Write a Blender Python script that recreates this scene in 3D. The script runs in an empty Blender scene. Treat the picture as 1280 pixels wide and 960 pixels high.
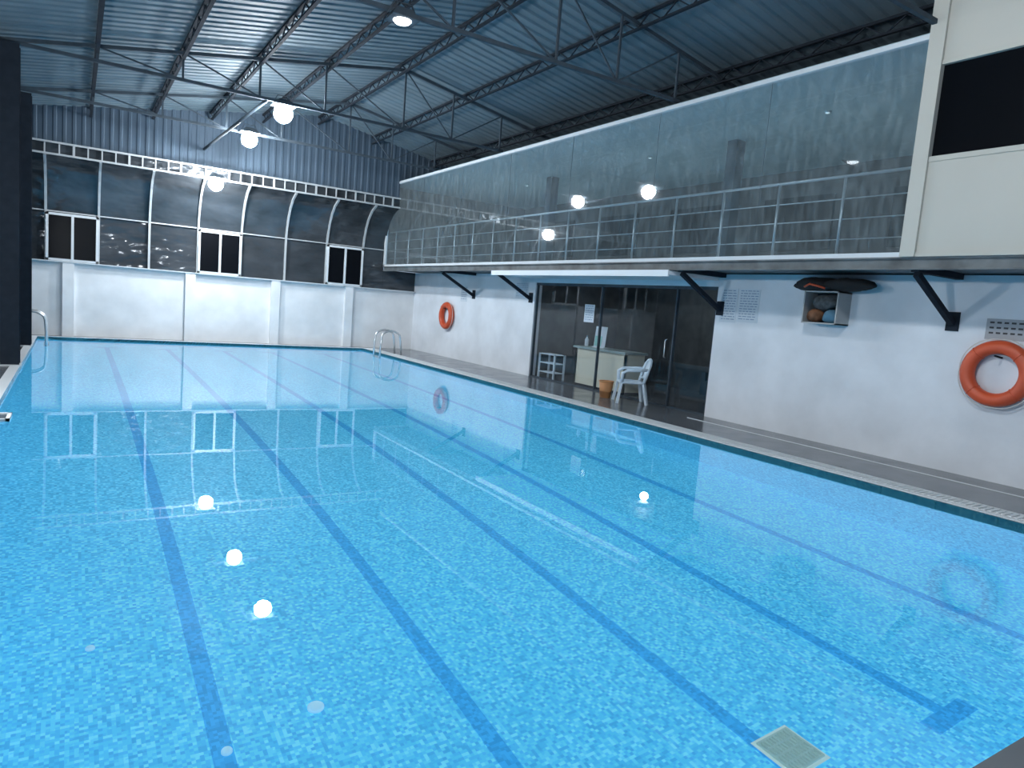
import bpy, math, random
from mathutils import Vector, Matrix
random.seed(7)
scene = bpy.context.scene
try:
    scene.view_settings.view_transform = 'Standard'
except Exception:
    pass

# ------------------------------------------------------------ materials
MATS = {}
def mat(name, col, rough=0.6, metal=0.0, var=0.0, vscale=3.0, bump=0.0, bscale=20.0, spec=0.5, bdist=0.02, stretch=None):
    if name in MATS: return MATS[name]
    m = bpy.data.materials.new(name); m.use_nodes = True
    nt = m.node_tree; b = nt.nodes['Principled BSDF']
    b.inputs['Base Color'].default_value = (*col, 1)
    b.inputs['Roughness'].default_value = rough
    b.inputs['Metallic'].default_value = metal
    b.inputs['Specular IOR Level'].default_value = spec
    tc = nt.nodes.new('ShaderNodeTexCoord')
    mp = nt.nodes.new('ShaderNodeMapping'); mp.inputs['Scale'].default_value = stretch or (1, 1, 1)
    nt.links.new(tc.outputs['Object'], mp.inputs[0])
    if var > 0:
        n = nt.nodes.new('ShaderNodeTexNoise'); n.inputs['Scale'].default_value = vscale
        n.inputs['Detail'].default_value = 6
        r = nt.nodes.new('ShaderNodeValToRGB')
        r.color_ramp.elements[0].position = 0.3; r.color_ramp.elements[1].position = 0.7
        r.color_ramp.elements[0].color = (*[c*(1-var) for c in col], 1)
        r.color_ramp.elements[1].color = (*[min(1, c*(1+var*0.5)) for c in col], 1)
        nt.links.new(mp.outputs[0], n.inputs['Vector'])
        nt.links.new(n.outputs['Fac'], r.inputs['Fac'])
        nt.links.new(r.outputs['Color'], b.inputs['Base Color'])
    if bump > 0:
        n2 = nt.nodes.new('ShaderNodeTexNoise'); n2.inputs['Scale'].default_value = bscale
        bp = nt.nodes.new('ShaderNodeBump'); bp.inputs['Strength'].default_value = bump
        bp.inputs['Distance'].default_value = bdist
        nt.links.new(mp.outputs[0], n2.inputs['Vector'])
        nt.links.new(n2.outputs['Fac'], bp.inputs['Height'])
        nt.links.new(bp.outputs['Normal'], b.inputs['Normal'])
    MATS[name] = m
    return m

def emis(name, col, s):
    m = bpy.data.materials.new(name); m.use_nodes = True
    b = m.node_tree.nodes['Principled BSDF']
    b.inputs['Base Color'].default_value = (*col, 1)
    b.inputs['Emission Color'].default_value = (*col, 1)
    b.inputs['Emission Strength'].default_value = s
    return m

def glass_sheet(name, tint, f0, rough=0.01, smudge=False):
    m = bpy.data.materials.new(name); m.use_nodes = True
    nt = m.node_tree; nt.nodes.clear()
    o = nt.nodes.new('ShaderNodeOutputMaterial'); mx = nt.nodes.new('ShaderNodeMixShader')
    t = nt.nodes.new('ShaderNodeBsdfTransparent'); g = nt.nodes.new('ShaderNodeBsdfGlossy')
    lw = nt.nodes.new('ShaderNodeLayerWeight'); lw.inputs['Blend'].default_value = 0.5
    p = nt.nodes.new('ShaderNodeMath'); p.operation = 'POWER'; p.inputs[1].default_value = 5
    f = nt.nodes.new('ShaderNodeMath'); f.operation = 'MULTIPLY_ADD'; f.inputs[1].default_value = 1-f0; f.inputs[2].default_value = f0
    nt.links.new(lw.outputs['Facing'], p.inputs[0]); nt.links.new(p.outputs[0], f.inputs[0])
    t.inputs['Color'].default_value = (*tint, 1); g.inputs['Roughness'].default_value = rough
    g.inputs['Color'].default_value = (0.9, 0.95, 1, 1)
    nt.links.new(f.outputs[0], mx.inputs[0]); nt.links.new(t.outputs[0], mx.inputs[1])
    nt.links.new(g.outputs[0], mx.inputs[2])
    last = mx
    if smudge:
        d = nt.nodes.new('ShaderNodeBsdfDiffuse'); d.inputs['Color'].default_value = (0.46, 0.56, 0.60, 1)
        tc = nt.nodes.new('ShaderNodeTexCoord'); n = nt.nodes.new('ShaderNodeTexNoise')
        n.inputs['Scale'].default_value = 14; n.inputs['Detail'].default_value = 10
        mp = nt.nodes.new('ShaderNodeMapping'); mp.inputs['Scale'].default_value = (1, 1, 0.3)
        r = nt.nodes.new('ShaderNodeMapRange'); r.inputs['From Min'].default_value = 0.4
        r.inputs['From Max'].default_value = 0.85; r.inputs['To Min'].default_value = 0.10; r.inputs['To Max'].default_value = 0.28
        m2 = nt.nodes.new('ShaderNodeMixShader')
        nt.links.new(tc.outputs['Object'], mp.inputs[0]); nt.links.new(mp.outputs[0], n.inputs['Vector'])
        nt.links.new(n.outputs['Fac'], r.inputs['Value']); nt.links.new(r.outputs[0], m2.inputs[0])
        nt.links.new(mx.outputs[0], m2.inputs[1]); nt.links.new(d.outputs[0], m2.inputs[2])
        last = m2
    nt.links.new(last.outputs[0], o.inputs[0])
    return m

def mosaic(name, cols, size=0.025, em=0.6):
    m = bpy.data.materials.new(name); m.use_nodes = True
    nt = m.node_tree; b = nt.nodes['Principled BSDF']
    tc = nt.nodes.new('ShaderNodeTexCoord')
    sc = nt.nodes.new('ShaderNodeVectorMath'); sc.operation = 'MULTIPLY'
    sc.inputs[1].default_value = (1/size, 1/size, 0.0001 if 'floor' in name else 1/size)
    ad = nt.nodes.new('ShaderNodeVectorMath'); ad.operation = 'ADD'; ad.inputs[1].default_value = (0.37, 0.37, 0.37)
    fl = nt.nodes.new('ShaderNodeVectorMath'); fl.operation = 'FLOOR'
    wn = nt.nodes.new('ShaderNodeTexWhiteNoise'); wn.noise_dimensions = '3D'
    L = nt.links.new
    L(tc.outputs['Object'], sc.inputs[0]); L(sc.outputs[0], ad.inputs[0]); L(ad.outputs[0], fl.inputs[0])
    L(fl.outputs[0], wn.inputs['Vector'])
    ns = nt.nodes.new('ShaderNodeTexNoise'); ns.inputs['Scale'].default_value = 9; ns.inputs['Detail'].default_value = 4
    L(tc.outputs['Object'], ns.inputs['Vector'])
    mm = nt.nodes.new('ShaderNodeMath'); mm.operation = 'MULTIPLY_ADD'; mm.inputs[1].default_value = 0.85
    ma = nt.nodes.new('ShaderNodeMath'); ma.operation = 'MULTIPLY_ADD'; ma.inputs[1].default_value = 0.35; ma.inputs[2].default_value = -0.10
    L(ns.outputs['Fac'], ma.inputs[0])
    L(wn.outputs['Value'], mm.inputs[0]); L(ma.outputs[0], mm.inputs[2])
    r = nt.nodes.new('ShaderNodeValToRGB'); r.color_ramp.interpolation = 'CONSTANT'
    e = r.color_ramp.elements
    e[0].position = 0; e[0].color = (*cols[0], 1); e[1].position = 1/len(cols); e[1].color = (*cols[1], 1)
    for i in range(2, len(cols)):
        x = e.new(i/len(cols)); x.color = (*cols[i], 1)
    L(mm.outputs[0], r.inputs['Fac'])
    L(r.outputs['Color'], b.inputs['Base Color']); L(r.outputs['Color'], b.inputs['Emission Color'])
    b.inputs['Emission Strength'].default_value = em  # pool glow put into the tile colours as emission
    b.inputs['Roughness'].default_value = 0.4
    return m

def tiles(name, c1, c2, mortar, sx, sy, rough=0.4):
    m = bpy.data.materials.new(name); m.use_nodes = True
    nt = m.node_tree; b = nt.nodes['Principled BSDF']
    tc = nt.nodes.new('ShaderNodeTexCoord'); br = nt.nodes.new('ShaderNodeTexBrick')
    br.offset = 0
    br.inputs['Color1'].default_value = (*c1, 1); br.inputs['Color2'].default_value = (*c2, 1)
    br.inputs['Mortar'].default_value = (*mortar, 1); br.inputs['Scale'].default_value = 1
    br.inputs['Brick Width'].default_value = sx; br.inputs['Row Height'].default_value = sy
    br.inputs['Mortar Size'].default_value = 0.008
    n = nt.nodes.new('ShaderNodeTexNoise'); n.inputs['Scale'].default_value = 2.5; n.inputs['Detail'].default_value = 5
    mr = nt.nodes.new('ShaderNodeMapRange'); mr.inputs['To Min'].default_value = rough*0.3; mr.inputs['To Max'].default_value = rough*1.6
    nt.links.new(tc.outputs['Object'], br.inputs['Vector']); nt.links.new(tc.outputs['Object'], n.inputs['Vector'])
    nt.links.new(br.outputs['Color'], b.inputs['Base Color'])
    nt.links.new(n.outputs['Fac'], mr.inputs['Value']); nt.links.new(mr.outputs[0], b.inputs['Roughness'])
    return m

M_WHITE = mat('painted_plaster', (0.71, 0.75, 0.80), 0.75, var=0.13, vscale=1.3, bump=0.15, bscale=8)
M_WHITEFAR = mat('painted_plaster_far', (0.75, 0.77, 0.79), 0.7, var=0.10, vscale=2)
M_STEEL = mat('painted_steel_blue', (0.020, 0.027, 0.038), 0.9, var=0.2, vscale=6, spec=0.15)
M_STEELG = mat('painted_steel_grey', (0.055, 0.075, 0.095), 0.8, var=0.2, vscale=6, spec=0.2)
M_BEAM = mat('weathered_beam', (0.13, 0.15, 0.16), 0.6, var=0.5, vscale=3)
M_ROOF = mat('corrugated_sheet', (0.12, 0.165, 0.195), 0.65, var=0.15, vscale=0.8, spec=0.25)
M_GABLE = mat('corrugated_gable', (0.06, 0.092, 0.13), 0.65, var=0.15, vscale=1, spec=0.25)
M_POLY = mat('smoked_polycarbonate', (0.065, 0.076, 0.088), 0.12, metal=0.4, var=0.45, vscale=1.2, bump=1.0, bscale=2.0, bdist=0.06, stretch=(0.7, 1, 1.4))
M_ALU = mat('brushed_aluminium', (0.42, 0.45, 0.47), 0.45, metal=0.2)
M_CHROME = mat('stainless_steel', (0.75, 0.78, 0.80), 0.25, metal=0.7)
M_RAIL = mat('satin_stainless', (0.45, 0.49, 0.52), 0.35, metal=0.5)
M_WFRAME = mat('white_frame', (0.62, 0.66, 0.69), 0.5)
M_CANOPY = mat('canopy_white', (0.80, 0.83, 0.86), 0.5)
M_CREAM = mat('cream_panel', (0.49, 0.485, 0.44), 0.6, var=0.05, vscale=1, spec=0.3)
M_BLACK = mat('dark_glass', (0.003, 0.004, 0.006), 0.3, spec=0.08)
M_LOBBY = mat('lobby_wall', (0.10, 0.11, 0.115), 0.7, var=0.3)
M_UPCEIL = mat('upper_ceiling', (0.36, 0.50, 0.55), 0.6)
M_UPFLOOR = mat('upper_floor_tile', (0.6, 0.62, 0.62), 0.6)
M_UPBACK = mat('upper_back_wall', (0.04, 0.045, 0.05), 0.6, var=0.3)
M_ORANGE = mat('orange_plastic', (0.62, 0.09, 0.03), 0.45, var=0.1)
M_ROPE = mat('white_rope', (0.6, 0.6, 0.58), 0.8)
M_CHAIR = mat('white_plastic', (0.62, 0.74, 0.84), 0.4)
M_PAPER = mat('paper', (0.60, 0.66, 0.72), 0.8)
M_INK = mat('ink_blue', (0.25, 0.33, 0.45), 0.8)
M_GREY = mat('grey_board', (0.35, 0.37, 0.40), 0.7)
M_BLACKINK = mat('ink_black', (0.05, 0.05, 0.055), 0.8)
M_DESK = mat('desk_laminate', (0.66, 0.64, 0.52), 0.5)
M_DESKTOP = mat('desk_top', (0.25, 0.33, 0.33), 0.3)
M_BROWN = mat('brown_bin', (0.55, 0.26, 0.11), 0.6, var=0.2)
M_CLOTHK = mat('black_cloth', (0.012, 0.012, 0.014), 0.8)
M_CLOTHB = mat('blue_cloth', (0.08, 0.20, 0.30), 0.8, var=0.3)
M_CAB = mat('cabinet_white', (0.36, 0.38, 0.39), 0.5)
M_DECK = tiles('stone_deck', (0.115, 0.130, 0.150), (0.145, 0.160, 0.178), (0.06, 0.06, 0.065), 0.6, 0.6, 0.2)
M_GRATE = mat('grating_plastic', (0.66, 0.70, 0.72), 0.6)
M_GLASS = glass_sheet('tinted_glass', (0.78, 0.86, 0.90), 0.08, 0.03, smudge=True)
M_DGLASS = glass_sheet('door_glass', (0.85, 0.88, 0.90), 0.05)
M_LAMP = emis('lamp_lens', (0.94, 0.975, 1.0), 400)
M_LAMPD = emis('lamp_lens_dim', (0.94, 0.98, 1.0), 12)
M_LAMPS = emis('downlight_lens', (0.8, 0.95, 1.0), 0.6)
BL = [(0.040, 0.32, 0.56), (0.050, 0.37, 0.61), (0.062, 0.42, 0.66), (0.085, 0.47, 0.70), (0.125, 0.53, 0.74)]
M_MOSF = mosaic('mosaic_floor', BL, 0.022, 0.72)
M_MOSW = mosaic('mosaic_side_glow', BL, 0.022, 0.5)
M_LANE = mosaic('mosaic_floor_lane_glow', [(0.018, 0.21, 0.46), (0.022, 0.245, 0.51), (0.028, 0.28, 0.56)], 0.022, 0.85)
# water
M_WATER = bpy.data.materials.new('pool_water'); M_WATER.use_nodes = True
nt = M_WATER.node_tree; nt.nodes.clear()
o = nt.nodes.new('ShaderNodeOutputMaterial'); g = nt.nodes.new('ShaderNodeBsdfGlass')
g.inputs['IOR'].default_value = 1.33; g.inputs['Roughness'].default_value = 0.0
g.inputs['Color'].default_value = (0.98, 0.99, 1, 1)
tc = nt.nodes.new('ShaderNodeTexCoord'); n1 = nt.nodes.new('ShaderNodeTexNoise'); n2 = nt.nodes.new('ShaderNodeTexNoise')
n1.inputs['Scale'].default_value = 1.2; n1.inputs['Detail'].default_value = 1
n2.inputs['Scale'].default_value = 8; n2.inputs['Detail'].default_value = 0
ad = nt.nodes.new('ShaderNodeMath'); ad.operation = 'MULTIPLY_ADD'; ad.inputs[1].default_value = 0.2
bp = nt.nodes.new('ShaderNodeBump'); bp.inputs['Strength'].default_value = 1.0; bp.inputs['Distance'].default_value = 0.0003
L = nt.links.new
L(tc.outputs['Object'], n1.inputs['Vector']); L(tc.outputs['Object'], n2.inputs['Vector'])
L(n2.outputs['Fac'], ad.inputs[0]); L(n1.outputs['Fac'], ad.inputs[2]); L(ad.outputs[0], bp.inputs['Height'])
L(bp.outputs['Normal'], g.inputs['Normal']); L(g.outputs[0], o.inputs[0])

# ------------------------------------------------------------ mesh helper
def link(o): scene.collection.objects.link(o)
class MB:
    def __init__(s): s.v = []; s.f = []; s.smooth = []
    def add(s, vs, fs, sm=False):
        k = len(s.v); s.v += [Vector(v) for v in vs]
        for f in fs: s.f.append([i+k for i in f]); s.smooth.append(sm)
        return s
    def box(s, a, b):
        x0, y0, z0 = a; x1, y1, z1 = b
        return s.add([(x0,y0,z0),(x1,y0,z0),(x1,y1,z0),(x0,y1,z0),(x0,y0,z1),(x1,y0,z1),(x1,y1,z1),(x0,y1,z1)],
              [(0,3,2,1),(4,5,6,7),(0,1,5,4),(1,2,6,5),(2,3,7,6),(3,0,4,7)])
    def bar(s, p, q, w, h=None, up=(0,0,1)):
        h = h or w; p = Vector(p); q = Vector(q); d = (q-p).normalized(); u = Vector(up)
        if abs(d.dot(u)) > 0.98: u = Vector((0,1,0))
        r = d.cross(u).normalized(); u = r.cross(d).normalized()
        vs = []
        for c in (p, q):
            for a, b in ((-1,-1),(1,-1),(1,1),(-1,1)): vs.append(c + r*a*w/2 + u*b*h/2)
        return s.add(vs, [(0,1,2,3),(7,6,5,4),(0,4,5,1),(1,5,6,2),(2,6,7,3),(3,7,4,0)])
    def tube(s, pts, r, n=10, close=False, radii=None):
        pts = [Vector(p) for p in pts]; N = len(pts); vs = []; prev = None
        for i, p in enumerate(pts):
            if close: d = pts[(i+1) % N]-pts[i-1]
            else: d = pts[min(i+1, N-1)]-pts[max(i-1, 0)]
            d.normalize()
            if prev is None:
                u = Vector((0,0,1)) if abs(d.z) < 0.9 else Vector((0,1,0))
            else: u = prev
            a = d.cross(u).normalized(); u = a.cross(d).normalized(); prev = u
            rr = radii[i] if radii else r
            for k in range(n):
                t = 2*math.pi*k/n; vs.append(p + a*math.cos(t)*rr + u*math.sin(t)*rr)
        fs = []
        for i in range(N if close else N-1):
            j = (i+1) % N
            for k in range(n): fs.append((i*n+k, i*n+(k+1) % n, j*n+(k+1) % n, j*n+k))
        if not close:
            fs.append(tuple(range(n))[::-1]); fs.append(tuple((N-1)*n+k for k in range(n)))
        return s.add(vs, fs, True)
    def lathe(s, c, prof, n=24):
        c = Vector(c); vs = []; fs = []
        for r, z in prof:
            for k in range(n):
                t = 2*math.pi*k/n; vs.append(c+Vector((r*math.cos(t), r*math.sin(t), z)))
        for i in range(len(prof)-1):
            for k in range(n): fs.append((i*n+k, i*n+(k+1) % n, (i+1)*n+(k+1) % n, (i+1)*n+k))
        fs.append(tuple(range(n))[::-1]); fs.append(tuple((len(prof)-1)*n+k for k in range(n)))
        return s.add(vs, fs, True)
    def blob(s, c, r, seed=0, n=14, m=9, amp=0.18):
        rnd = random.Random(seed); c = Vector(c); vs = []; fs = []
        ph = [rnd.uniform(0, 6) for _ in range(6)]
        for i in range(m+1):
            a = math.pi*i/m
            for k in range(n):
                t = 2*math.pi*k/n
                q = 1+amp*(math.sin(3*t+ph[0])*math.sin(2*a+ph[1])+0.6*math.sin(5*t+ph[2]+a*3))*math.sin(a)
                vs.append(c+Vector((r[0]*q*math.sin(a)*math.cos(t), r[1]*q*math.sin(a)*math.sin(t), r[2]*q*math.cos(a))))
        for i in range(m):
            for k in range(n): fs.append((i*n+k, (i+1)*n+k, (i+1)*n+(k+1) % n, i*n+(k+1) % n))
        return s.add(vs, fs, True)
    def build(s, name, m, parent=None, origin=None, **props):
        if parent is not None: org = PW[parent.name]
        elif origin is not None: org = Vector(origin)
        else:
            org = Vector(((min(v.x for v in s.v)+max(v.x for v in s.v))/2,
                          (min(v.y for v in s.v)+max(v.y for v in s.v))/2, min(v.z for v in s.v)))
        me = bpy.data.meshes.new(name)
        me.from_pydata([tuple(v-org) for v in s.v], [], s.f); me.update()
        for p, sm in zip(me.polygons, s.smooth): p.use_smooth = sm
        me.materials.append(m)
        ob = bpy.data.objects.new(name, me); link(ob)
        if parent is not None: ob.parent = parent
        else: ob.location = org; PW[ob.name] = org
        for k, v in props.items(): ob[k] = v
        return ob
PW = {}
def empty(name, loc, label, cat, group=None):
    e = bpy.data.objects.new(name, None); e.empty_display_size = 0.2; link(e)
    e.location = loc; PW[e.name] = Vector(loc)
    e['label'] = label; e['category'] = cat
    if group: e['group'] = group
    return e
def dup(e, loc, label=None, rot=None):
    c = e.copy(); scene.collection.objects.link(c); c.location = loc; PW[c.name] = Vector(loc)
    if rot is not None: c.rotation_euler = rot
    if label: c['label'] = label
    for ch in list(e.children):
        k = ch.copy(); scene.collection.objects.link(k); k.parent = c
    return c
def struct(mb, name, m, label=None, origin=None):
    ob = mb.build(name, m, origin=origin or (0,0,0)); ob['kind'] = 'structure'
    ob['label'] = label or name.replace('_', ' '); ob['category'] = name.split('_')[0]
    return ob

# ------------------------------------------------------------ dimensions
PX0, PX1, PY0, PY1 = -0.8, 7.84, 1.13, 21.25
WZ = -0.05
WX = 9.75; GX = 8.6; FY = 21.8; LX = -1.35
NY = -3.0; BX = 13.9
def roofz(x): return 5.52+0.172*(x+1.3) if x <= 6.1 else 6.793-0.18*(x-6.1)
def fz(y): return -1.58+0.5*(y-PY0)/(PY1-PY0)

# ------------------------------------------------------------ floor / deck
f = MB()
f.box((LX-0.2, NY, -0.25), (PX0, FY, 0)); f.box((PX0, NY, -0.25), (PX1, PY0, 0))
f.box((PX1, NY, -0.25), (13.2, FY, 0)); f.box((PX0, PY1, -0.25), (PX1, FY, 0))
struct(f, 'floor', M_DECK, 'dark wet stone tile pool deck')

# ------------------------------------------------------------ pool
pool = empty('swimming_pool', (3.5, 11, -1.6), 'indoor swimming pool with blue mosaic tiles and clear still water', 'swimming pool')
b = MB()
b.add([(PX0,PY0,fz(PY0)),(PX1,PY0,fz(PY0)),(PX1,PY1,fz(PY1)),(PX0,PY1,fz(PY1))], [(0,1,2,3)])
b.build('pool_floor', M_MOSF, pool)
b = MB()
c = [(PX0,PY0),(PX1,PY0),(PX1,PY1),(PX0,PY1)]
for i in range(4):
    (xa,ya),(xb,yb) = c[i], c[(i+1) % 4]
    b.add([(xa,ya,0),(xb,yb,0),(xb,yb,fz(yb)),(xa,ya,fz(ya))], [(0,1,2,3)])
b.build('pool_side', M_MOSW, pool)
for x in (0.70, 2.10, 3.51, 4.81, 6.34):
    w = 0.056; y0 = 2.0; y1 = PY1-0.9
    b = MB()
    def q(xa, xb, ya, yb):
        e = 0.004
        b.add([(xa,ya,fz(ya)+e),(xb,ya,fz(ya)+e),(xb,yb,fz(yb)+e),(xa,yb,fz(yb)+e)], [(0,1,2,3)])
    q(x-w, x+w, y0, y1); q(x-0.24, x+0.24, y0-0.13, y0); q(x-0.24, x+0.24, y1, y1+0.15)
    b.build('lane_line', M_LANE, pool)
b = MB()
b.add([(PX0,PY0,WZ),(PX1,PY0,WZ),(PX1,PY1,WZ),(PX0,PY1,WZ)], [(0,1,2,3)])
b.build('water', M_WATER, pool)
# floor drain
dx0, dy0, ds = 3.50, 2.13, 0.26
dz = fz(2.2)
dr = empty('pool_drain', (dx0+ds/2, dy0+ds/2, dz+0.008), 'pale square drain grate set in the pool floor tiles', 'drain')
M_DR = emis('drain_plastic_glow', (0.26, 0.40, 0.38), 0.5)  # drain parts carry emission, their brightness is put into the material
M_DRF = emis('drain_frame_glow', (0.42, 0.55, 0.52), 0.6)
M_DRK = emis('drain_dark_glow', (0.03, 0.12, 0.15), 0.3)
b = MB()
for i in range(11):
    xx = dx0+ds*i/10; b.box((xx-0.007, dy0, dz+0.012), (xx+0.007, dy0+ds, dz+0.03))
for i in range(5):
    yy = dy0+ds*i/4; b.box((dx0-0.007, yy-0.006, dz+0.012), (dx0+ds+0.007, yy+0.006, dz+0.029))
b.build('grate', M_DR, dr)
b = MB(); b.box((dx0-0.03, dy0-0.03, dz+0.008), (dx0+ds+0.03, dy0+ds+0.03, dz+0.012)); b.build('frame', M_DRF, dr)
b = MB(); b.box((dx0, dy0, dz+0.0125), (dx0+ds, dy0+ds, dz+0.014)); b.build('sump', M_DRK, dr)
M_DISC = emis('disc_glow', (0.35, 0.62, 0.75), 0.55)  # pale discs on the pool floor, with emission in the material
for i, (x, y, r) in enumerate(((1.25, 3.85, 0.05), (0.72, 3.7, 0.03), (0.1, 4.9, 0.028))):
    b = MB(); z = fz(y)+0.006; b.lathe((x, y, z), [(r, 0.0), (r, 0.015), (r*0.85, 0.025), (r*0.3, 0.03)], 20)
    ob = b.build('pool_disc', M_DISC, label='small round white disc on the pool floor', category='pool fitting', group='pool floor discs')

# overflow grating along the side and coping
gr = empty('overflow_grating', (PX1+0.15, 11, 0), 'pale plastic overflow grating strip along the pool edge', 'drain grating')
b = MB(); y = PY0
while y < PY1:
    b.box((PX1+0.10, y, 0.012), (PX1+0.30, y+0.035, 0.020)); y += 0.06
b.build('slat_row', M_GRATE, gr, kind='stuff')
b = MB(); b.box((PX1+0.02, PY0, 0.0), (PX1+0.38, PY1, 0.012))
b.build('rim', M_GRATE, gr)
cp = MB()
cp.box((PX0-0.14, PY0, 0.0), (PX0, PY1, 0.012)); cp.box((PX0-0.14, PY1, 0), (PX1+0.38, PY1+0.14, 0.012))
struct(cp, 'trim_1', M_WFRAME, 'pale coping strip around pool edge')
cp = MB(); cp.box((WX-0.55, NY, 0.0), (WX-0.535, 8.5, 0.010))
struct(cp, 'trim_2', M_WFRAME, 'thin pale line of grout on the deck')

# ------------------------------------------------------------ walls
w = MB()
w.box((WX, NY, 0), (WX+0.2, 8.6, 2.58)); w.box((WX, 14.45, 0), (WX+0.2, FY, 2.58)); w.box((WX, 8.6, 2.36), (WX+0.2, 14.45, 2.58))
struct(w, 'wall_right', M_WHITE, 'white painted wall beside the pool deck')
w = MB(); w.box((LX-0.2, FY, 0), (WX+0.2, FY+0.2, 1.93))
for x in (-0.15, 2.78, 5.15, 7.45): w.box((x-0.13, FY-0.12, 0), (x+0.13, FY, 1.93))
struct(w, 'wall_back', M_WHITEFAR, 'white painted low wall with shallow piers')
w = MB(); w.box((LX-0.05, FY-0.14, 1.93), (WX, FY+0.02, 1.955))
struct(w, 'trim_3', M_WFRAME, 'white sill on top of the low wall')
w = MB(); w.box((LX-0.25, NY, 0), (LX-0.05, FY, 5.55)); struct(w, 'wall_left', M_STEEL, 'dark blue metal side wall')
# curved smoked glazing
prof = [(FY+0.02, 1.95), (FY+0.02, 2.6), (FY+0.0, 3.2), (FY-0.06, 3.5), (FY-0.18, 3.82), (FY-0.36, 4.1), (FY-0.62, 4.33), (FY-1.0, 4.5)]
w = MB(); xs = [LX-0.05+i*(GX-LX+0.05)/16 for i in range(17)]
vs = [(x, y, z) for x in xs for y, z in prof]; n = len(prof)
w.add(vs, [(i*n+j, i*n+j+1, (i+1)*n+j+1, (i+1)*n+j) for i in range(16) for j in range(n-1)], True)
w.box((GX, FY, 1.93), (WX+0.1, FY+0.05, 2.58))
w.box((LX-0.05, FY-1.0, 4.48), (GX, FY-0.97, 4.83))
struct(w, 'wall_back_glazing', M_POLY, 'curved smoked polycarbonate cladding above the low wall')
# ribs
ribx = [-0.65, 0.52, 1.72, 2.95, 4.12, 5.4, 6.66, 7.84]
rb = empty('curved_rib', (ribx[0], FY, 1.95), 'curved pale steel rib holding smoked cladding', 'steel rib', 'curved wall ribs')
b = MB()
for (ya, za), (yb, zb) in zip(prof[:-1], prof[1:]):
    b.bar((ribx[0], ya-0.055, za-0.015), (ribx[0], yb-0.055, zb-0.015), 0.055, 0.055, up=(1,0,0))
b.build('rib_bar', M_ALU, rb)
for x in ribx[1:]: dup(rb, (x, FY, 1.95))
b = MB(); b.box((LX, FY-0.06, 3.205), (GX, FY-0.03, 3.235))
b.build('cladding_rail', M_ALU, label='horizontal metal rail across the smoked cladding', category='rail')
# lattice beam
lb = empty('lattice_beam', (3.6, FY-1.05, 4.5), 'pale steel lattice beam spanning the end wall', 'lattice beam')
y = FY-1.08
for nm, z in (('lower_chord', 4.51), ('upper_chord', 4.79)):
    b = MB(); b.box((LX, y-0.03, z-0.022), (GX, y+0.03, z+0.022)); b.build(nm, M_ALU, lb)
x = LX+0.1; i = 0
while x < GX:
    b = MB(); b.bar((x, y, 4.51), (x, y, 4.79), 0.05 if i % 4 == 0 else 0.03, 0.035); b.build('lattice_post', M_ALU, lb)
    x += 0.3; i += 1
# gable, corrugated
w = MB(); vs = []; x = LX-0.05; gy = FY-1.0
prf = [(0, 0), (0.10, 0), (0.125, -0.018), (0.175, -0.018)]
while x < BX:
    for dx, dy in prf:
        xx = min(x+dx, BX); vs.append((xx, gy+dy, 4.80 if xx < GX else 5.36)); vs.append((xx, gy+dy, roofz(xx)+0.02))
    x += 0.2
w.add(vs, [(2*i, 2*i+2, 2*i+3, 2*i+1) for i in range(len(vs)//2-1)])
struct(w, 'wall_gable', M_GABLE, 'blue grey corrugated gable sheeting')
# roof, corrugated
w = MB(); vs = []; y = NY-0.2; Xs = [LX-0.25, 2.4, 6.1, 10, BX+0.2]
prf = [(0, 0), (0.13, 0), (0.16, 0.024), (0.22, 0.024)]
rows = 0
while y < FY-0.9:
    for dy, dz_ in prf:
        for X in Xs: vs.append((X, y+dy, roofz(X)+dz_))
        rows += 1
    y += 0.25
w.add(vs, [(i*5+j, i*5+j+1, (i+1)*5+j+1, (i+1)*5+j) for i in range(rows-1) for j in range(4)])
struct(w, 'ceiling', M_ROOF, 'blue grey corrugated metal roof sheeting')

# far windows
for i, (xa, xb) in enumerate(((-0.65, 0.52), (2.95, 4.12), (6.66, 7.84))):
    b = MB(); yf = FY-0.14; z0, z1 = 1.96, 3.18; t = 0.06
    b.box((xa, yf, z0), (xb, yf+0.06, z0+t)); b.box((xa, yf, z1-t), (xb, yf+0.06, z1))
    b.box((xa, yf, z0), (xa+t, yf+0.06, z1)); b.box((xb-t, yf, z0), (xb, yf+0.06, z1))
    b.box(((xa+xb)/2-0.03, yf-0.01, z0), ((xa+xb)/2+0.03, yf+0.05, z1))
    ob = struct(b, 'window_%d' % (i+1), M_WFRAME, 'white framed sliding window with dark night panes')
    g_ = MB(); g_.box((xa+t, yf+0.03, z0+t), (xb-t, yf+0.045, z1-t))
    g_.build('pane', M_BLACK, parent=ob)

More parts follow.
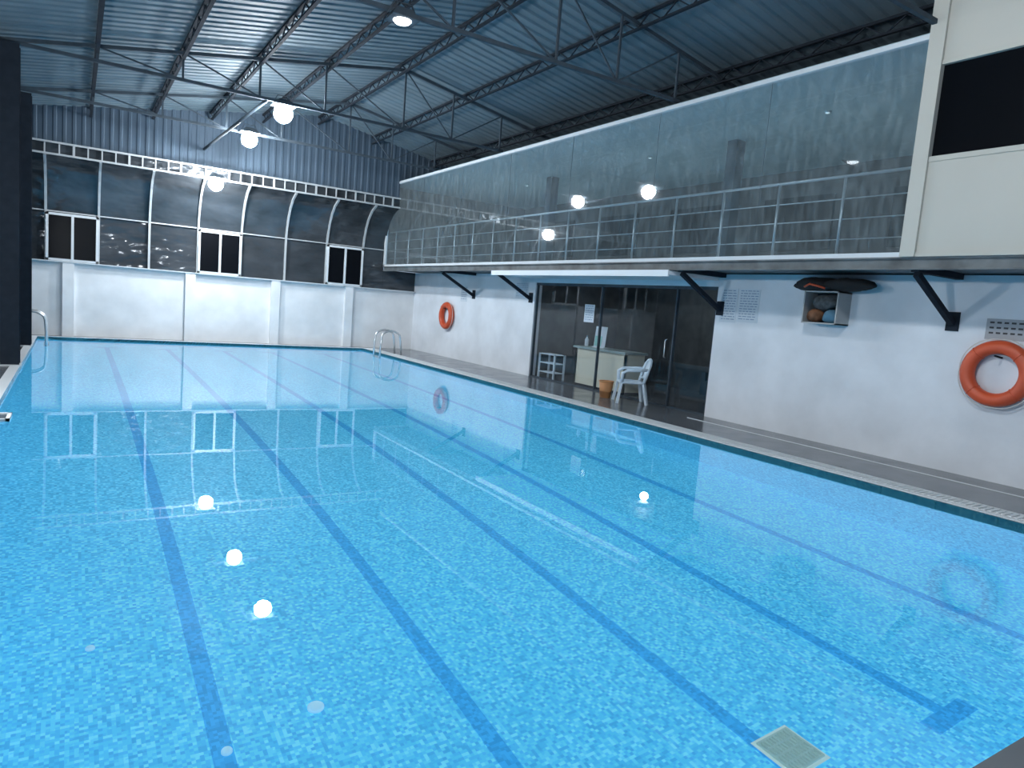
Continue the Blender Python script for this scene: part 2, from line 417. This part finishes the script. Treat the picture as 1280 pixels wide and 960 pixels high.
# ------------------------------------------------------------ trusses
def truss(y):
    t = empty('roof_truss', (3.7, y, 5.4), 'dark painted steel roof truss with bottom chord and webs', 'roof truss', 'roof trusses')
    zt = lambda x: roofz(x)-0.13
    MB().box((LX, y-0.028, 5.39), (GX+0.1, y+0.028, 5.445)).build('bottom_chord', M_STEELG, t)
    for nm, p, q_ in (('rafter', (LX, y, zt(LX)), (6.1, y, zt(6.1))), ('rafter', (6.1, y, zt(6.1)), (BX, y, zt(BX)))):
        MB().bar(p, q_, 0.06, 0.06).build(nm, M_STEELG, t)
    X = [0.3, 1.67, 3.05, 4.35, 6.1, 7.3, 8.6]
    for i, x in enumerate(X):
        MB().bar((x, y, 5.42), (x, y, zt(x)), 0.035, 0.035).build('web_post', M_STEELG, t)
        if i < len(X)-1:
            x2 = X[i+1]
            if i % 2: p, q_ = (x, y, 5.42), (x2, y, zt(x2))
            else: p, q_ = (x, y, zt(x)), (x2, y, 5.42)
            if i < 4: p, q_ = (x2, y, 5.42), (x, y, zt(x))
            MB().bar(p, q_, 0.025, 0.025).build('web_brace', M_STEELG, t)
    return t
TY = [9.0, 4.7, 14.8, 18.4]
t0 = truss(TY[0])
for y in TY[1:]: dup(t0, (3.7, y, 5.4))
# lattice purlins running lengthwise
def purlin(x):
    z = roofz(x)-0.02; y0, y1 = NY, FY-1.0
    p = empty('lattice_purlin', (x, 9, z-0.25), 'dark steel lattice purlin under the roof sheets', 'purlin', 'roof purlins')
    MB().box((x-0.03, y0, z-0.04), (x+0.03, y1, z)).build('top_chord', M_STEEL, p)
    MB().box((x-0.03, y0, z-0.23), (x+0.03, y1, z-0.20)).build('bottom_chord', M_STEEL, p)
    b = MB(); y = y0; s = 0
    while y < y1-0.3:
        a, c_ = (z-0.03, z-0.22) if s else (z-0.22, z-0.03)
        b.bar((x, y, a), (x, y+0.3, c_), 0.018, 0.018); y += 0.3; s = 1-s
    b.build('lacing', M_STEEL, p, kind='stuff')
    return p
p0 = purlin(1.67)
for x in (0.3, 3.05, 4.4, 5.95, 7.6, 9.6, 11.5): dup(p0, (x, 9, roofz(x)-0.27))
b = MB(); b.tube([(3.2, 14.8, 5.40), (2.9, FY-1.1, 5.25)], 0.035)
b.build('tie_rod', M_STEELG, label='slim steel rod tying the trusses to the gable', category='steel rod')
# columns left
CXc = LX+0.42
cl = None
for y in (18.6, 14.8, 9.0, 4.7):
    if cl is None:
        cl = empty('steel_column', (CXc, y, 0), 'dark blue steel column by the pool deck', 'column', 'side columns')
        b = MB(); x = CXc
        b.box((x-0.15, y-0.15, 0.02), (x+0.12, y-0.13, 5.38)); b.box((x-0.15, y+0.13, 0.02), (x+0.12, y+0.15, 5.38))
        b.box((x-0.03, y-0.13, 0.02), (x+0.0, y+0.13, 5.38)); b.build('shaft', M_STEEL, cl)
        b = MB(); b.box((x-0.18, y-0.2, 0), (x+0.14, y+0.2, 0.02)); b.build('base_plate', M_WFRAME, cl)
    else: dup(cl, (CXc, y, 0))

# ------------------------------------------------------------ lamps
def lamp(loc, lens, bulb=True):
    x, y, z = loc
    e = empty('flood_light', (x, y, z), 'square metal floodlight glowing white under the roof', 'lamp', 'pool hall floodlights')
    b = MB()
    hx, hy = (0.22, 0.18) if bulb else (0.19, 0.16)
    b.add([(x-hx,y-hy,z),(x+hx,y-hy,z),(x+hx,y+hy,z),(x-hx,y+hy,z),(x-0.1,y-0.08,z+0.12),(x+0.1,y-0.08,z+0.12),(x+0.1,y+0.08,z+0.12),(x-0.1,y+0.08,z+0.12)],
          [(0,1,5,4),(1,2,6,5),(2,3,7,6),(3,0,4,7),(4,5,6,7)])
    b.build('housing', M_STEELG, e)
    b = MB(); b.bar((x-0.21, y, z+0.03), (x-0.12, y, z+0.2), 0.03, 0.01); b.bar((x+0.21, y, z+0.03), (x+0.12, y, z+0.2), 0.03, 0.01)
    b.bar((x-0.13, y, z+0.2), (x+0.13, y, z+0.2), 0.03, 0.01); b.build('yoke', M_STEELG, e)
    if bulb:
        r = 0.185; pr = []
        for i in range(7):
            a = -math.pi/2+0.25+i*(math.pi*0.80)/6; pr.append((r*math.cos(a), r*math.sin(a)))
        b = MB(); b.lathe((x, y, z-0.15), pr, 16); b.build('lens', lens, e)
    else:
        b = MB(); b.box((x-hx, y-hy, z-0.015), (x+hx, y+hy, z-0.001)); b.build('rim', M_STEELG, e)
        b = MB(); b.lathe((x, y, z-0.06), [(0.04, 0.0), (0.09, 0.012), (0.12, 0.043)], 20); b.build('lens', lens, e)
    return e
l0 = lamp((3.55, 14.95, 5.38), M_LAMP)
for p in ((3.55, 18.2, 5.38), (3.15, 20.3, 4.48)): dup(l0, p)
l1 = lamp((3.55, 8.85, 5.28), M_LAMPD, False); l1['label'] = 'square metal floodlight dimly lit under the roof truss'
dup(l0, (3.5, 3.4, 5.35))  # unseen roof lamp added for light over the near end
for p in ((-1.0, 3.6, 3.1), (-1.0, 9.6, 3.1)):  # unseen floodlights added to light the right wall evenly
    dup(l0, p, label='added fill floodlight, unseen, on the dark side wall')

# ------------------------------------------------------------ upper storey
w = MB(); w.box((GX+0.03, NY, 2.6), (BX, FY, 2.67)); struct(w, 'floor_upper_slab', M_BEAM, 'slab of the overhanging upper storey')
w = MB(); w.box((GX+0.03, NY, 2.67), (BX, FY, 2.68)); struct(w, 'floor_upper', M_UPFLOOR, 'pale tiled floor of the upper room')
w = MB(); w.box((GX+0.03, NY, 5.3), (BX, FY, 5.36)); struct(w, 'ceiling_upper', M_UPCEIL, 'pale blue ceiling of the upper room')
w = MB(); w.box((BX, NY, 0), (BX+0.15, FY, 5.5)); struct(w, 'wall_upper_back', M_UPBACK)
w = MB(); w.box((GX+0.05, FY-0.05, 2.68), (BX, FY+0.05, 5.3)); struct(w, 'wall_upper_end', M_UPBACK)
for i in range(5):
    ya = 6.2+i*3.1
    b = MB(); b.box((BX-0.05, ya, 3.5), (BX, ya+1.8, 4.7)); struct(b, 'window_%d' % (10+i), M_BLACK, 'dark window in the upper room wall')
w = MB(); w.add([(GX, 4.75, 2.75), (GX, 4.75, 5.27), (GX, FY-0.12, 5.27), (GX, FY-0.12, 2.75)], [(0,1,2,3)]); struct(w, 'window_4', M_GLASS, 'long tinted glass facade of the upper room')
w = MB()
w.box((GX-0.04, 4.7, 5.26), (GX+0.04, FY-0.06, 5.32)); w.box((GX-0.04, 4.7, 2.69), (GX+0.04, FY-0.06, 2.75))
w.box((GX-0.04, FY-0.13, 2.69), (GX+0.04, FY-0.05, 5.32))
struct(w, 'trim_4', M_WFRAME, 'thin white frame around glass facade')
w = MB()
for y in (7.0, 9.3, 11.8, 14.2, 16.6, 19): w.box((GX-0.002, y-0.002, 2.75), (GX+0.002, y+0.002, 5.26))
struct(w, 'trim_5', M_STEELG, 'slim joints between facade glass sheets')
be = empty('edge_beam', (GX, 9, 2.52), 'weathered steel channel beam carrying the upper storey edge', 'steel beam')
MB().box((GX-0.05, NY, 2.54), (GX+0.05, FY-0.05, 2.56)).build('lower_flange', M_BEAM, be)
MB().box((GX-0.01, NY, 2.56), (GX+0.02, FY-0.05, 2.67)).build('web_plate', M_BEAM, be)
MB().box((GX-0.05, NY, 2.67), (GX+0.05, FY-0.05, 2.69)).build('upper_flange', M_BEAM, be)
def bracket(y):
    e = empty('wall_bracket', (WX, y, 1.92), 'dark steel strut bracing the overhanging floor to the wall', 'bracket', 'overhang brackets')
    MB().bar((WX-0.03, y, 1.95), (GX+0.1, y, 2.5), 0.07, 0.07).build('strut', M_STEEL, e)
    MB().box((GX+0.05, y-0.05, 2.52), (WX, y+0.05, 2.6)).build('arm', M_STEEL, e)
    MB().box((WX-0.02, y-0.08, 1.85), (WX, y+0.08, 2.1)).build('wall_plate', M_STEEL, e)
    return e
b0 = bracket(4.6)
for y in (8.5, 14.62, 17.6, 1.0): dup(b0, (WX, y, 1.92))
cn = empty('door_canopy', (9.1, 11.6, 2.41), 'white slab canopy above the glass entrance', 'canopy')
MB().box((8.50, 8.62, 2.46), (WX, 14.5, 2.53)).build('canopy_slab', M_CANOPY, cn)
MB().box((8.47, 8.60, 2.43), (8.50, 14.52, 2.54)).build('fascia', M_CANOPY, cn)
# railing
rl = empty('balcony_railing', (GX+0.12, 13, 2.68), 'stainless steel balcony railing with horizontal rails', 'railing')
y = 4.75+0.97
while y < FY-0.2:
    MB().tube([(GX+0.12, y, 2.68), (GX+0.12, y, 3.8)], 0.02, 8).build('post', M_RAIL, rl); y += 1.03
for z, r in ((3.8, 0.021), (3.5, 0.008), (3.23, 0.008), (2.96, 0.008)):
    MB().tube([(GX+0.12, 4.8, z), (GX+0.12, FY-0.15, z)], r, 8).build('rail', M_RAIL, rl)
for i, (x, y) in enumerate(((11, 9.65), (11, 15.9))):
    b = MB(); b.box((x-0.12, y-0.12, 2.68), (x+0.12, y+0.12, 5.3)); b.box((x-0.16, y-0.16, 2.68), (x+0.16, y+0.16, 2.8))
    b.build('interior_column', M_STEELG, label='dark square column inside the upper glazed room', category='column', group='upper room columns')
d0 = None
for (x, y) in ((10.4, 7.3), (10.9, 12), (11.2, 17.5)):
    if d0 is None:
        d0 = empty('downlight', (x, y, 5.3), 'small round ceiling downlight in the upper room', 'lamp', 'upper room downlights')
        MB().lathe((x, y, 5.275), [(0.05, 0.0), (0.06, 0.025)], 16).build('ring', M_UPCEIL, d0)
        MB().lathe((x, y, 5.268), [(0.035, 0.0), (0.035, 0.008)], 16).build('lens', M_LAMPS, d0)
        l = bpy.data.lights.new('downlight_fill', 'SPOT'); l.energy = 240; l.color = (0.85, 0.95, 1.0); l.spot_size = math.radians(100)  # spot added so floor bounce brightens the upper room ceiling
        l.spot_blend = 0.8; l.shadow_soft_size = 0.03
        lo = bpy.data.objects.new('downlight_fill', l); link(lo); lo.parent = d0; lo.location = (0, 0, -0.06)
    else: dup(d0, (x, y, 5.3))
# cream cabin
w = MB()
w.box((GX-0.06, NY, 2.7), (GX+0.04, 4.6, 3.82)); w.box((GX-0.06, NY, 4.95), (GX+0.04, 4.6, 5.7))
struct(w, 'wall_cabin', M_CREAM, 'cream panelled wall of the upper cabin')
w = MB(); w.box((GX-0.1, 4.56, 2.69), (GX+0.05, 4.74, 5.7)); w.box((GX-0.075, NY, 3.80), (GX+0.04, 4.6, 3.86))
w.box((GX-0.075, NY, 4.91), (GX+0.04, 4.6, 4.96)); w.box((GX-0.08, NY, 2.69), (GX+0.04, 4.6, 2.74))
struct(w, 'trim_6', M_CREAM, 'pale frame trims of the upper cabin')
w = MB(); w.box((GX-0.02, NY, 3.86), (GX+0.02, 4.57, 4.91)); struct(w, 'window_5', M_BLACK, 'black window of the upper cabin')
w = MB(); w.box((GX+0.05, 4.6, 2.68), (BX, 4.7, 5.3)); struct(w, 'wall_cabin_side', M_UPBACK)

# ------------------------------------------------------------ entrance lobby
w = MB(); w.box((13.0, 8.0, 0), (13.1, 15, 2.6)); w.box((WX+0.2, 7.9, 0), (13.0, 8.0, 2.6)); w.box((WX+0.2, 15, 0), (13.0, 15.1, 2.6))
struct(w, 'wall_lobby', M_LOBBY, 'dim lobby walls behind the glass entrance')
w = MB()
for y in (8.63, 9.62, 11.87, 14.42): w.box((WX+0.03, y-0.015, 0), (WX+0.09, y+0.015, 2.36))
w.box((WX+0.03, 8.6, 2.30), (WX+0.09, 14.45, 2.36)); w.box((WX+0.03, 8.6, 0), (WX+0.09, 14.45, 0.03))
door = struct(w, 'door_1', M_STEELG, 'slim metal frame of the glass entrance')
w = MB(); w.add([(WX+0.06, 8.65, 0.04), (WX+0.06, 8.65, 2.3), (WX+0.06, 14.4, 2.3), (WX+0.06, 14.4, 0.04)], [(0,1,2,3)]); w.build('pane', M_DGLASS, parent=door)
b = MB(); b.tube([(WX+0.055, 9.78, 0.95), (WX, 9.78, 0.97), (WX, 9.78, 1.3), (WX+0.055, 9.78, 1.32)], 0.012, 8)
b.build('handle', M_CHROME, parent=door, label='vertical stainless pull handle')
# fill lamp added to brighten the lobby
ll = empty('lobby_fill_lamp', (11.4, 11.6, 2.58), 'added round fill lamp under the lobby ceiling', 'lamp')
MB().lathe((11.4, 11.6, 2.53), [(0.14, 0.0), (0.16, 0.03), (0.16, 0.05)], 20).build('lamp_body', M_WFRAME, ll)
MB().lathe((11.4, 11.6, 2.51), [(0.10, 0.0), (0.13, 0.02)], 20).build('lens', M_LAMPS, ll)
l = bpy.data.lights.new('lobby_fill', 'POINT'); l.energy = 18; l.color = (0.9, 0.97, 1.0); l.shadow_soft_size = 0.1
lo = bpy.data.objects.new('lobby_fill', l); link(lo); lo.parent = ll; lo.location = (0, 0, -0.2)
# reception desk
DY0, DY1 = 11.2, 12.95
dk = empty('reception_desk', (10.35, 12.2, 0), 'cream laminate reception desk with grey green top', 'desk')
b = MB(); b.box((10.05, DY0, 0.05), (10.1, DY1, 0.88)); b.box((10.05, DY0, 0.05), (10.6, DY0+0.05, 0.88)); b.box((10.05, DY1-0.05, 0.05), (10.6, DY1, 0.88))
b.build('body', M_DESK, dk)
MB().box((9.98, DY0-0.05, 0.88), (10.65, DY1+0.05, 0.93)).build('desk_top', M_DESKTOP, dk)
MB().box((10.08, DY0+0.03, 0.0), (10.12, DY1-0.03, 0.05)).build('plinth', M_STEEL, dk)
yb_ = 12.35
ob = empty('leaflet_stand', (10.25, yb_, 0.93), 'white and green upright leaflet board on the desk', 'leaflet stand')
b = MB(); b.box((10.18, yb_-0.2, 0.93), (10.32, yb_+0.2, 0.95)); b.bar((10.23, yb_, 0.94), (10.27, yb_, 1.42), 0.40, 0.012, up=(1,0,0)); b.build('board', M_PAPER, ob)
b = MB(); b.bar((10.216, yb_+0.05, 0.97), (10.24, yb_+0.05, 1.2), 0.24, 0.010, up=(1,0,0)); b.build('leaflet', mat('leaflet_green', (0.25,0.55,0.52), 0.6), ob)
ob = empty('bottle', (10.2, 12.78, 0.93), 'pale plastic bottle standing on the desk', 'bottle')
MB().lathe((10.2, 12.78, 0.93), [(0.04, 0), (0.045, 0.02), (0.045, 0.16), (0.02, 0.2), (0.018, 0.22)], 16).build('bottle_body', M_PAPER, ob)
MB().lathe((10.2, 12.78, 1.15), [(0.02, 0), (0.02, 0.03)], 12).build('cap', M_CLOTHB, ob)
sr = empty('shoe_rack', (10.1, 14.0, 0), 'white slatted rack behind the entrance glass', 'rack')
for xx in (9.95, 10.25):
    for yy in (13.65, 14.3): MB().box((xx-0.02, yy-0.02, 0), (xx+0.02, yy+0.02, 0.62)).build('leg', M_CHAIR, sr)
for z in (0.15, 0.38, 0.6):
    b = MB()
    for k in range(5): b.box((9.93+k*0.075, 13.63, z), (9.97+k*0.075, 14.32, z+0.02))
    b.build('shelf', M_CHAIR, sr, kind='stuff')
sf = empty('lobby_sofa', (12.2, 9.6, 0), 'dark low sofa in the dim lobby', 'sofa')
MB().box((11.8, 8.7, 0.1), (12.6, 10.5, 0.42)).build('seat', M_STEELG, sf)
MB().box((12.45, 8.7, 0.42), (12.65, 10.5, 0.8)).build('backrest', M_STEELG, sf)
for yy in (8.62, 10.5): MB().box((11.8, yy, 0.1), (12.65, yy+0.12, 0.6)).build('armrest', M_STEELG, sf)
for xx, yy in ((11.85, 8.75), (12.5, 8.75), (11.85, 10.4), (12.5, 10.4)): MB().box((xx, yy, 0), (xx+0.06, yy+0.06, 0.1)).build('leg', M_STEEL, sf)
def notice(name, y0, y1, z0, z1, x, paper, ink, rows, label, big=False):
    e = empty(name, (x, (y0+y1)/2, z0), label, 'notice')
    MB().box((x-0.008, y0, z0), (x, y1, z1)).build('sheet', paper, e)
    b = MB(); rr = random.Random(len(label)); h = (z1-z0)/(rows+1)
    for i in range(rows):
        z = z1-h*(i+0.7); yy = y1-0.04
        while yy > y0+0.05:
            l = rr.uniform(0.03, 0.10) if not big else 0.05
            b.box((x-0.0095, max(yy-l, y0+0.03), z-h*0.2), (x-0.008, yy, z+h*0.15)); yy -= l+(0.02 if not big else 0.03)
    b.build('print_rows', ink, e, kind='stuff')
notice('wall_notice', 7.68, 8.12, 1.76, 2.33, WX, M_PAPER, M_INK, 12, 'white rules notice with rows of small blue print')
notice('wall_notice', 8.14, 8.50, 1.74, 2.33, WX, M_PAPER, M_INK, 12, 'pale notice with blue print beside the glass entrance')
notice('wall_notice', 3.35, 4.2, 1.78, 2.04, WX, M_GREY, M_BLACKINK, 3, 'grey board with bold dark print above the lifebuoy', True)
notice('wall_notice', 14.75, 15.35, 1.95, 2.35, WX, M_PAPER, M_INK, 8, 'white notice with small print beside the canopy')
notice('wall_notice', 18.0, 18.4, 1.75, 2.2, WX, M_PAPER, M_INK, 6, 'small pale notice near the far lifebuoy')
notice('glass_notice', 12.1, 12.45, 1.5, 1.9, WX+0.05, M_PAPER, M_INK, 7, 'paper sheet taped on the entrance glass')

# ------------------------------------------------------------ lifebuoys
def buoy(y, z):
    x = WX-0.09
    e = empty('lifebuoy', (x, y, z), 'orange ring lifebuoy with white rope hanging on the white wall', 'lifebuoy', 'wall lifebuoys')
    N = 48; pts = [(x, y+0.33*math.cos(2*math.pi*i/N), z+0.33*math.sin(2*math.pi*i/N)) for i in range(N)]
    MB().tube(pts, 0.085, 16, True).build('ring', M_ORANGE, e)
    pts = []
    for i in range(64):
        a = 2*math.pi*i/64; r = 0.425+0.02*abs(math.sin(2*a)); pts.append((x-0.01, y+r*math.cos(a), z+r*math.sin(a)))
    MB().tube(pts, 0.007, 6, True).build('rope', M_ROPE, e)
    for a in (45, 135, 225, 315):
        a = math.radians(a); c_ = Vector((x, y+0.33*math.cos(a), z+0.33*math.sin(a)))
        rd = Vector((0, math.cos(a), math.sin(a))); b = MB(); pp = []
        for i in range(16):
            t = 2*math.pi*i/16; pp.append(c_+rd*0.0865*math.cos(t)+Vector((1,0,0))*0.0865*math.sin(t))
        b.tube(pp, 0.006, 6, True); b.build('rope_band', M_ORANGE, e)
    MB().bar((WX-0.005, y, z+0.20), (WX-0.2, y, z+0.22), 0.02, 0.02).build('hook', M_STEEL, e)
    return e
r0 = buoy(3.97, 1.36)
dup(r0, (WX-0.09, 19.1, 1.28))

# ------------------------------------------------------------ chair
ch = empty('plastic_chair', (0, 0, 0), 'pale moulded plastic armchair with slatted back', 'chair')
b = MB(); N = 10; vs = []
for i in range(N+1):
    v = i/N
    for j in range(N+1):
        u = j/N; x = (u-0.5)*(0.46+0.05*v); y = -0.22+0.45*v
        z = 0.42-0.03*math.sin(math.pi*u)*math.sin(math.pi*min(1, v*1.1))-0.03*max(0, v-0.85)/0.15
        vs.append((x, y, z))
b.add(vs, [(i*(N+1)+j, i*(N+1)+j+1, (i+1)*(N+1)+j+1, (i+1)*(N+1)+j) for i in range(N) for j in range(N)], True)
so = b.build('seat', M_CHAIR, ch); md = so.modifiers.new('s', 'SOLIDIFY'); md.thickness = 0.035; md.offset = -1
for sx in (-1, 1):
    MB().bar((sx*0.22, 0.2, 0.42), (sx*0.27, 0.26, 0.0), 0.065, 0.045).build('leg', M_CHAIR, ch)
    MB().bar((sx*0.2, -0.2, 0.42), (sx*0.26, -0.28, 0.0), 0.065, 0.045).build('leg', M_CHAIR, ch)
    b = MB(); b.tube([(sx*0.23, 0.2, 0.41), (sx*0.28, 0.2, 0.58), (sx*0.285, 0.12, 0.63), (sx*0.28, -0.1, 0.65), (sx*0.235, -0.24, 0.66)], 0.03, 8); b.build('armrest', M_CHAIR, ch)
b = MB()
b.tube([(-0.23, -0.2, 0.41), (-0.245, -0.25, 0.62), (-0.22, -0.29, 0.76), (-0.12, -0.315, 0.83), (0, -0.32, 0.85), (0.12, -0.315, 0.83), (0.22, -0.29, 0.76), (0.245, -0.25, 0.62), (0.23, -0.2, 0.41)], 0.03, 8)
b.tube([(-0.22, -0.22, 0.48), (0, -0.26, 0.5), (0.22, -0.22, 0.48)], 0.022, 8)
for k in range(-2, 3):
    b.bar((k*0.075, -0.25, 0.49), (k*0.085, -0.315, 0.83-abs(k)*0.018), 0.055, 0.014, up=(0,1,0))
b.build('backrest', M_CHAIR, ch)
ch.location = (9.36, 10.22, 0); ch.rotation_euler = (0, 0, math.radians(57)); ch.scale = (1.08, 1.08, 1.04)
bx, by = 9.28, 10.86
bn = empty('waste_bin', (bx, by, 0), 'small orange brown tapered bin beside the plastic chair', 'bin')
MB().lathe((bx, by, 0), [(0.11, 0), (0.15, 0.34), (0.14, 0.34), (0.12, 0.05)], 20).build('bin_body', M_BROWN, bn)
N = 24; MB().tube([(bx+0.15*math.cos(2*math.pi*i/N), by+0.15*math.sin(2*math.pi*i/N), 0.34) for i in range(N)], 0.012, 8, True).build('rim', M_BROWN, bn)

# ------------------------------------------------------------ wall cabinet with gear
cb = empty('wall_cabinet', (9.55, 6.33, 1.82), 'open white wall box holding folded cloths', 'cabinet')
b = MB(); xa, xb, ya, yb, za, zb = 9.42, WX, 6.05, 6.62, 1.82, 2.31
b.box((xa,ya,za),(xb,ya+0.02,zb)); b.box((xa,yb-0.02,za),(xb,yb,zb)); b.box((xa,ya,za),(xb,yb,za+0.02))
b.build('body', M_CAB, cb)
MB().box((xb-0.02,ya+0.02,za+0.02),(xb,yb-0.02,zb-0.02)).build('back_panel', M_STEELG, cb)
MB().box((xa, ya, zb-0.02), (xb, yb, zb)).build('top_panel', M_CAB, cb)
M_RUST = mat('rust_cloth', (0.20, 0.085, 0.04), 0.8, var=0.5, vscale=12)
MB().blob((9.53, 6.20, 1.945), (0.10, 0.12, 0.10), 3).build('folded_cloth', M_CLOTHB, label='crumpled blue cloth inside the wall box', category='cloth')
MB().blob((9.53, 6.46, 1.945), (0.11, 0.13, 0.095), 5).build('folded_cloth', M_RUST, label='rust brown crumpled cloth inside the wall box', category='cloth')
MB().blob((9.53, 6.33, 2.145), (0.10, 0.21, 0.11), 9).build('folded_cloth', mat('grey_cloth', (0.10,0.11,0.12), 0.8, var=0.6, vscale=15), label='dark grey cloth stacked in the wall box', category='cloth')
k = empty('swim_gear_bundle', (9.5, 6.25, 2.31), 'black bundle of swim gear with orange straps on the box', 'swim gear')
MB().blob((9.5, 6.45, 2.41), (0.2, 0.34, 0.105), 11, 20, 12, 0.2).build('bundle', M_CLOTHK, k)
MB().blob((9.5, 5.98, 2.41), (0.18, 0.40, 0.095), 13, 20, 12, 0.2).build('bundle', M_CLOTHK, k)
MB().tube([(9.30, 6.55, 2.36), (9.27, 6.45, 2.40), (9.28, 6.3, 2.37), (9.29, 6.2, 2.34)], 0.015, 8).build('strap', M_ORANGE, k)

# ------------------------------------------------------------ ladders
def ladder(x, y, sgn, label):
    e = empty('pool_ladder', (x, y, 0), label, 'pool ladder', 'pool ladders')
    for dy in (-0.25, 0.25):
        pts = []
        pts.append((x+sgn*0.55, y+dy, 0.0)); pts.append((x+sgn*0.52, y+dy, 0.35))
        for i in range(9):
            a = math.pi*i/8; pts.append((x+sgn*(0.2+0.30*math.cos(a)), y+dy, 0.50+0.2*math.sin(a)))
        pts += [(x-sgn*0.12, y+dy, 0.2), (x-sgn*0.12, y+dy, -0.9)]
        MB().tube(pts, 0.03, 10).build('handrail', M_CHROME, e)
    for z in (-0.2, -0.5, -0.8):
        MB().box((x-sgn*0.12-0.05, y-0.25, z-0.015), (x-sgn*0.12+0.05, y+0.25, z+0.015)).build('step', M_CHROME, e)
ladder(PX1, 19.7, 1, 'stainless steel pool ladder on the wide deck side')
ladder(PX0+0.1, 20.3, -1, 'stainless steel pool ladder by the dark side wall')
sk = empty('skimmer_frame', (-0.66, 9.8, WZ), 'small grey white skimmer frame at the waterline', 'skimmer')
b = MB(); b.box((-0.79,9.55,-0.05),(-0.62,9.6,-0.02)); b.box((-0.79,9.95,-0.05),(-0.62,10.0,-0.02)); b.box((-0.66,9.55,-0.05),(-0.62,10.0,-0.02)); b.box((-0.79,9.55,-0.05),(-0.77,10.0,-0.02))
b.build('frame', M_WFRAME, sk)
MB().box((-0.77,9.6,-0.048),(-0.66,9.95,-0.04)).build('flap', M_STEELG, sk)

# ------------------------------------------------------------ world
wd = bpy.data.worlds.new('World'); scene.world = wd; wd.use_nodes = True
wd.node_tree.nodes['Background'].inputs[0].default_value = (0.6, 0.75, 0.95, 1)
wd.node_tree.nodes['Background'].inputs[1].default_value = 0.45

# ------------------------------------------------------------ camera
psi, pit, rol = math.radians(32.7), math.radians(6.35), math.radians(4.6)
F = Vector((math.sin(psi)*math.cos(pit), math.cos(psi)*math.cos(pit), -math.sin(pit)))
R0 = Vector((math.cos(psi), -math.sin(psi), 0)); U0 = R0.cross(F)
R = R0*math.cos(rol)+U0*math.sin(rol); U = U0*math.cos(rol)-R0*math.sin(rol)
cam = bpy.data.cameras.new('camera'); co = bpy.data.objects.new('camera', cam); link(co)
cam.sensor_width = 36; cam.lens = 860/1280*36; cam.clip_start = 0.05
m = Matrix((R, U, -F)).transposed().to_4x4(); m.translation = Vector((0, 0, 1.7)); co.matrix_world = m
scene.camera = co
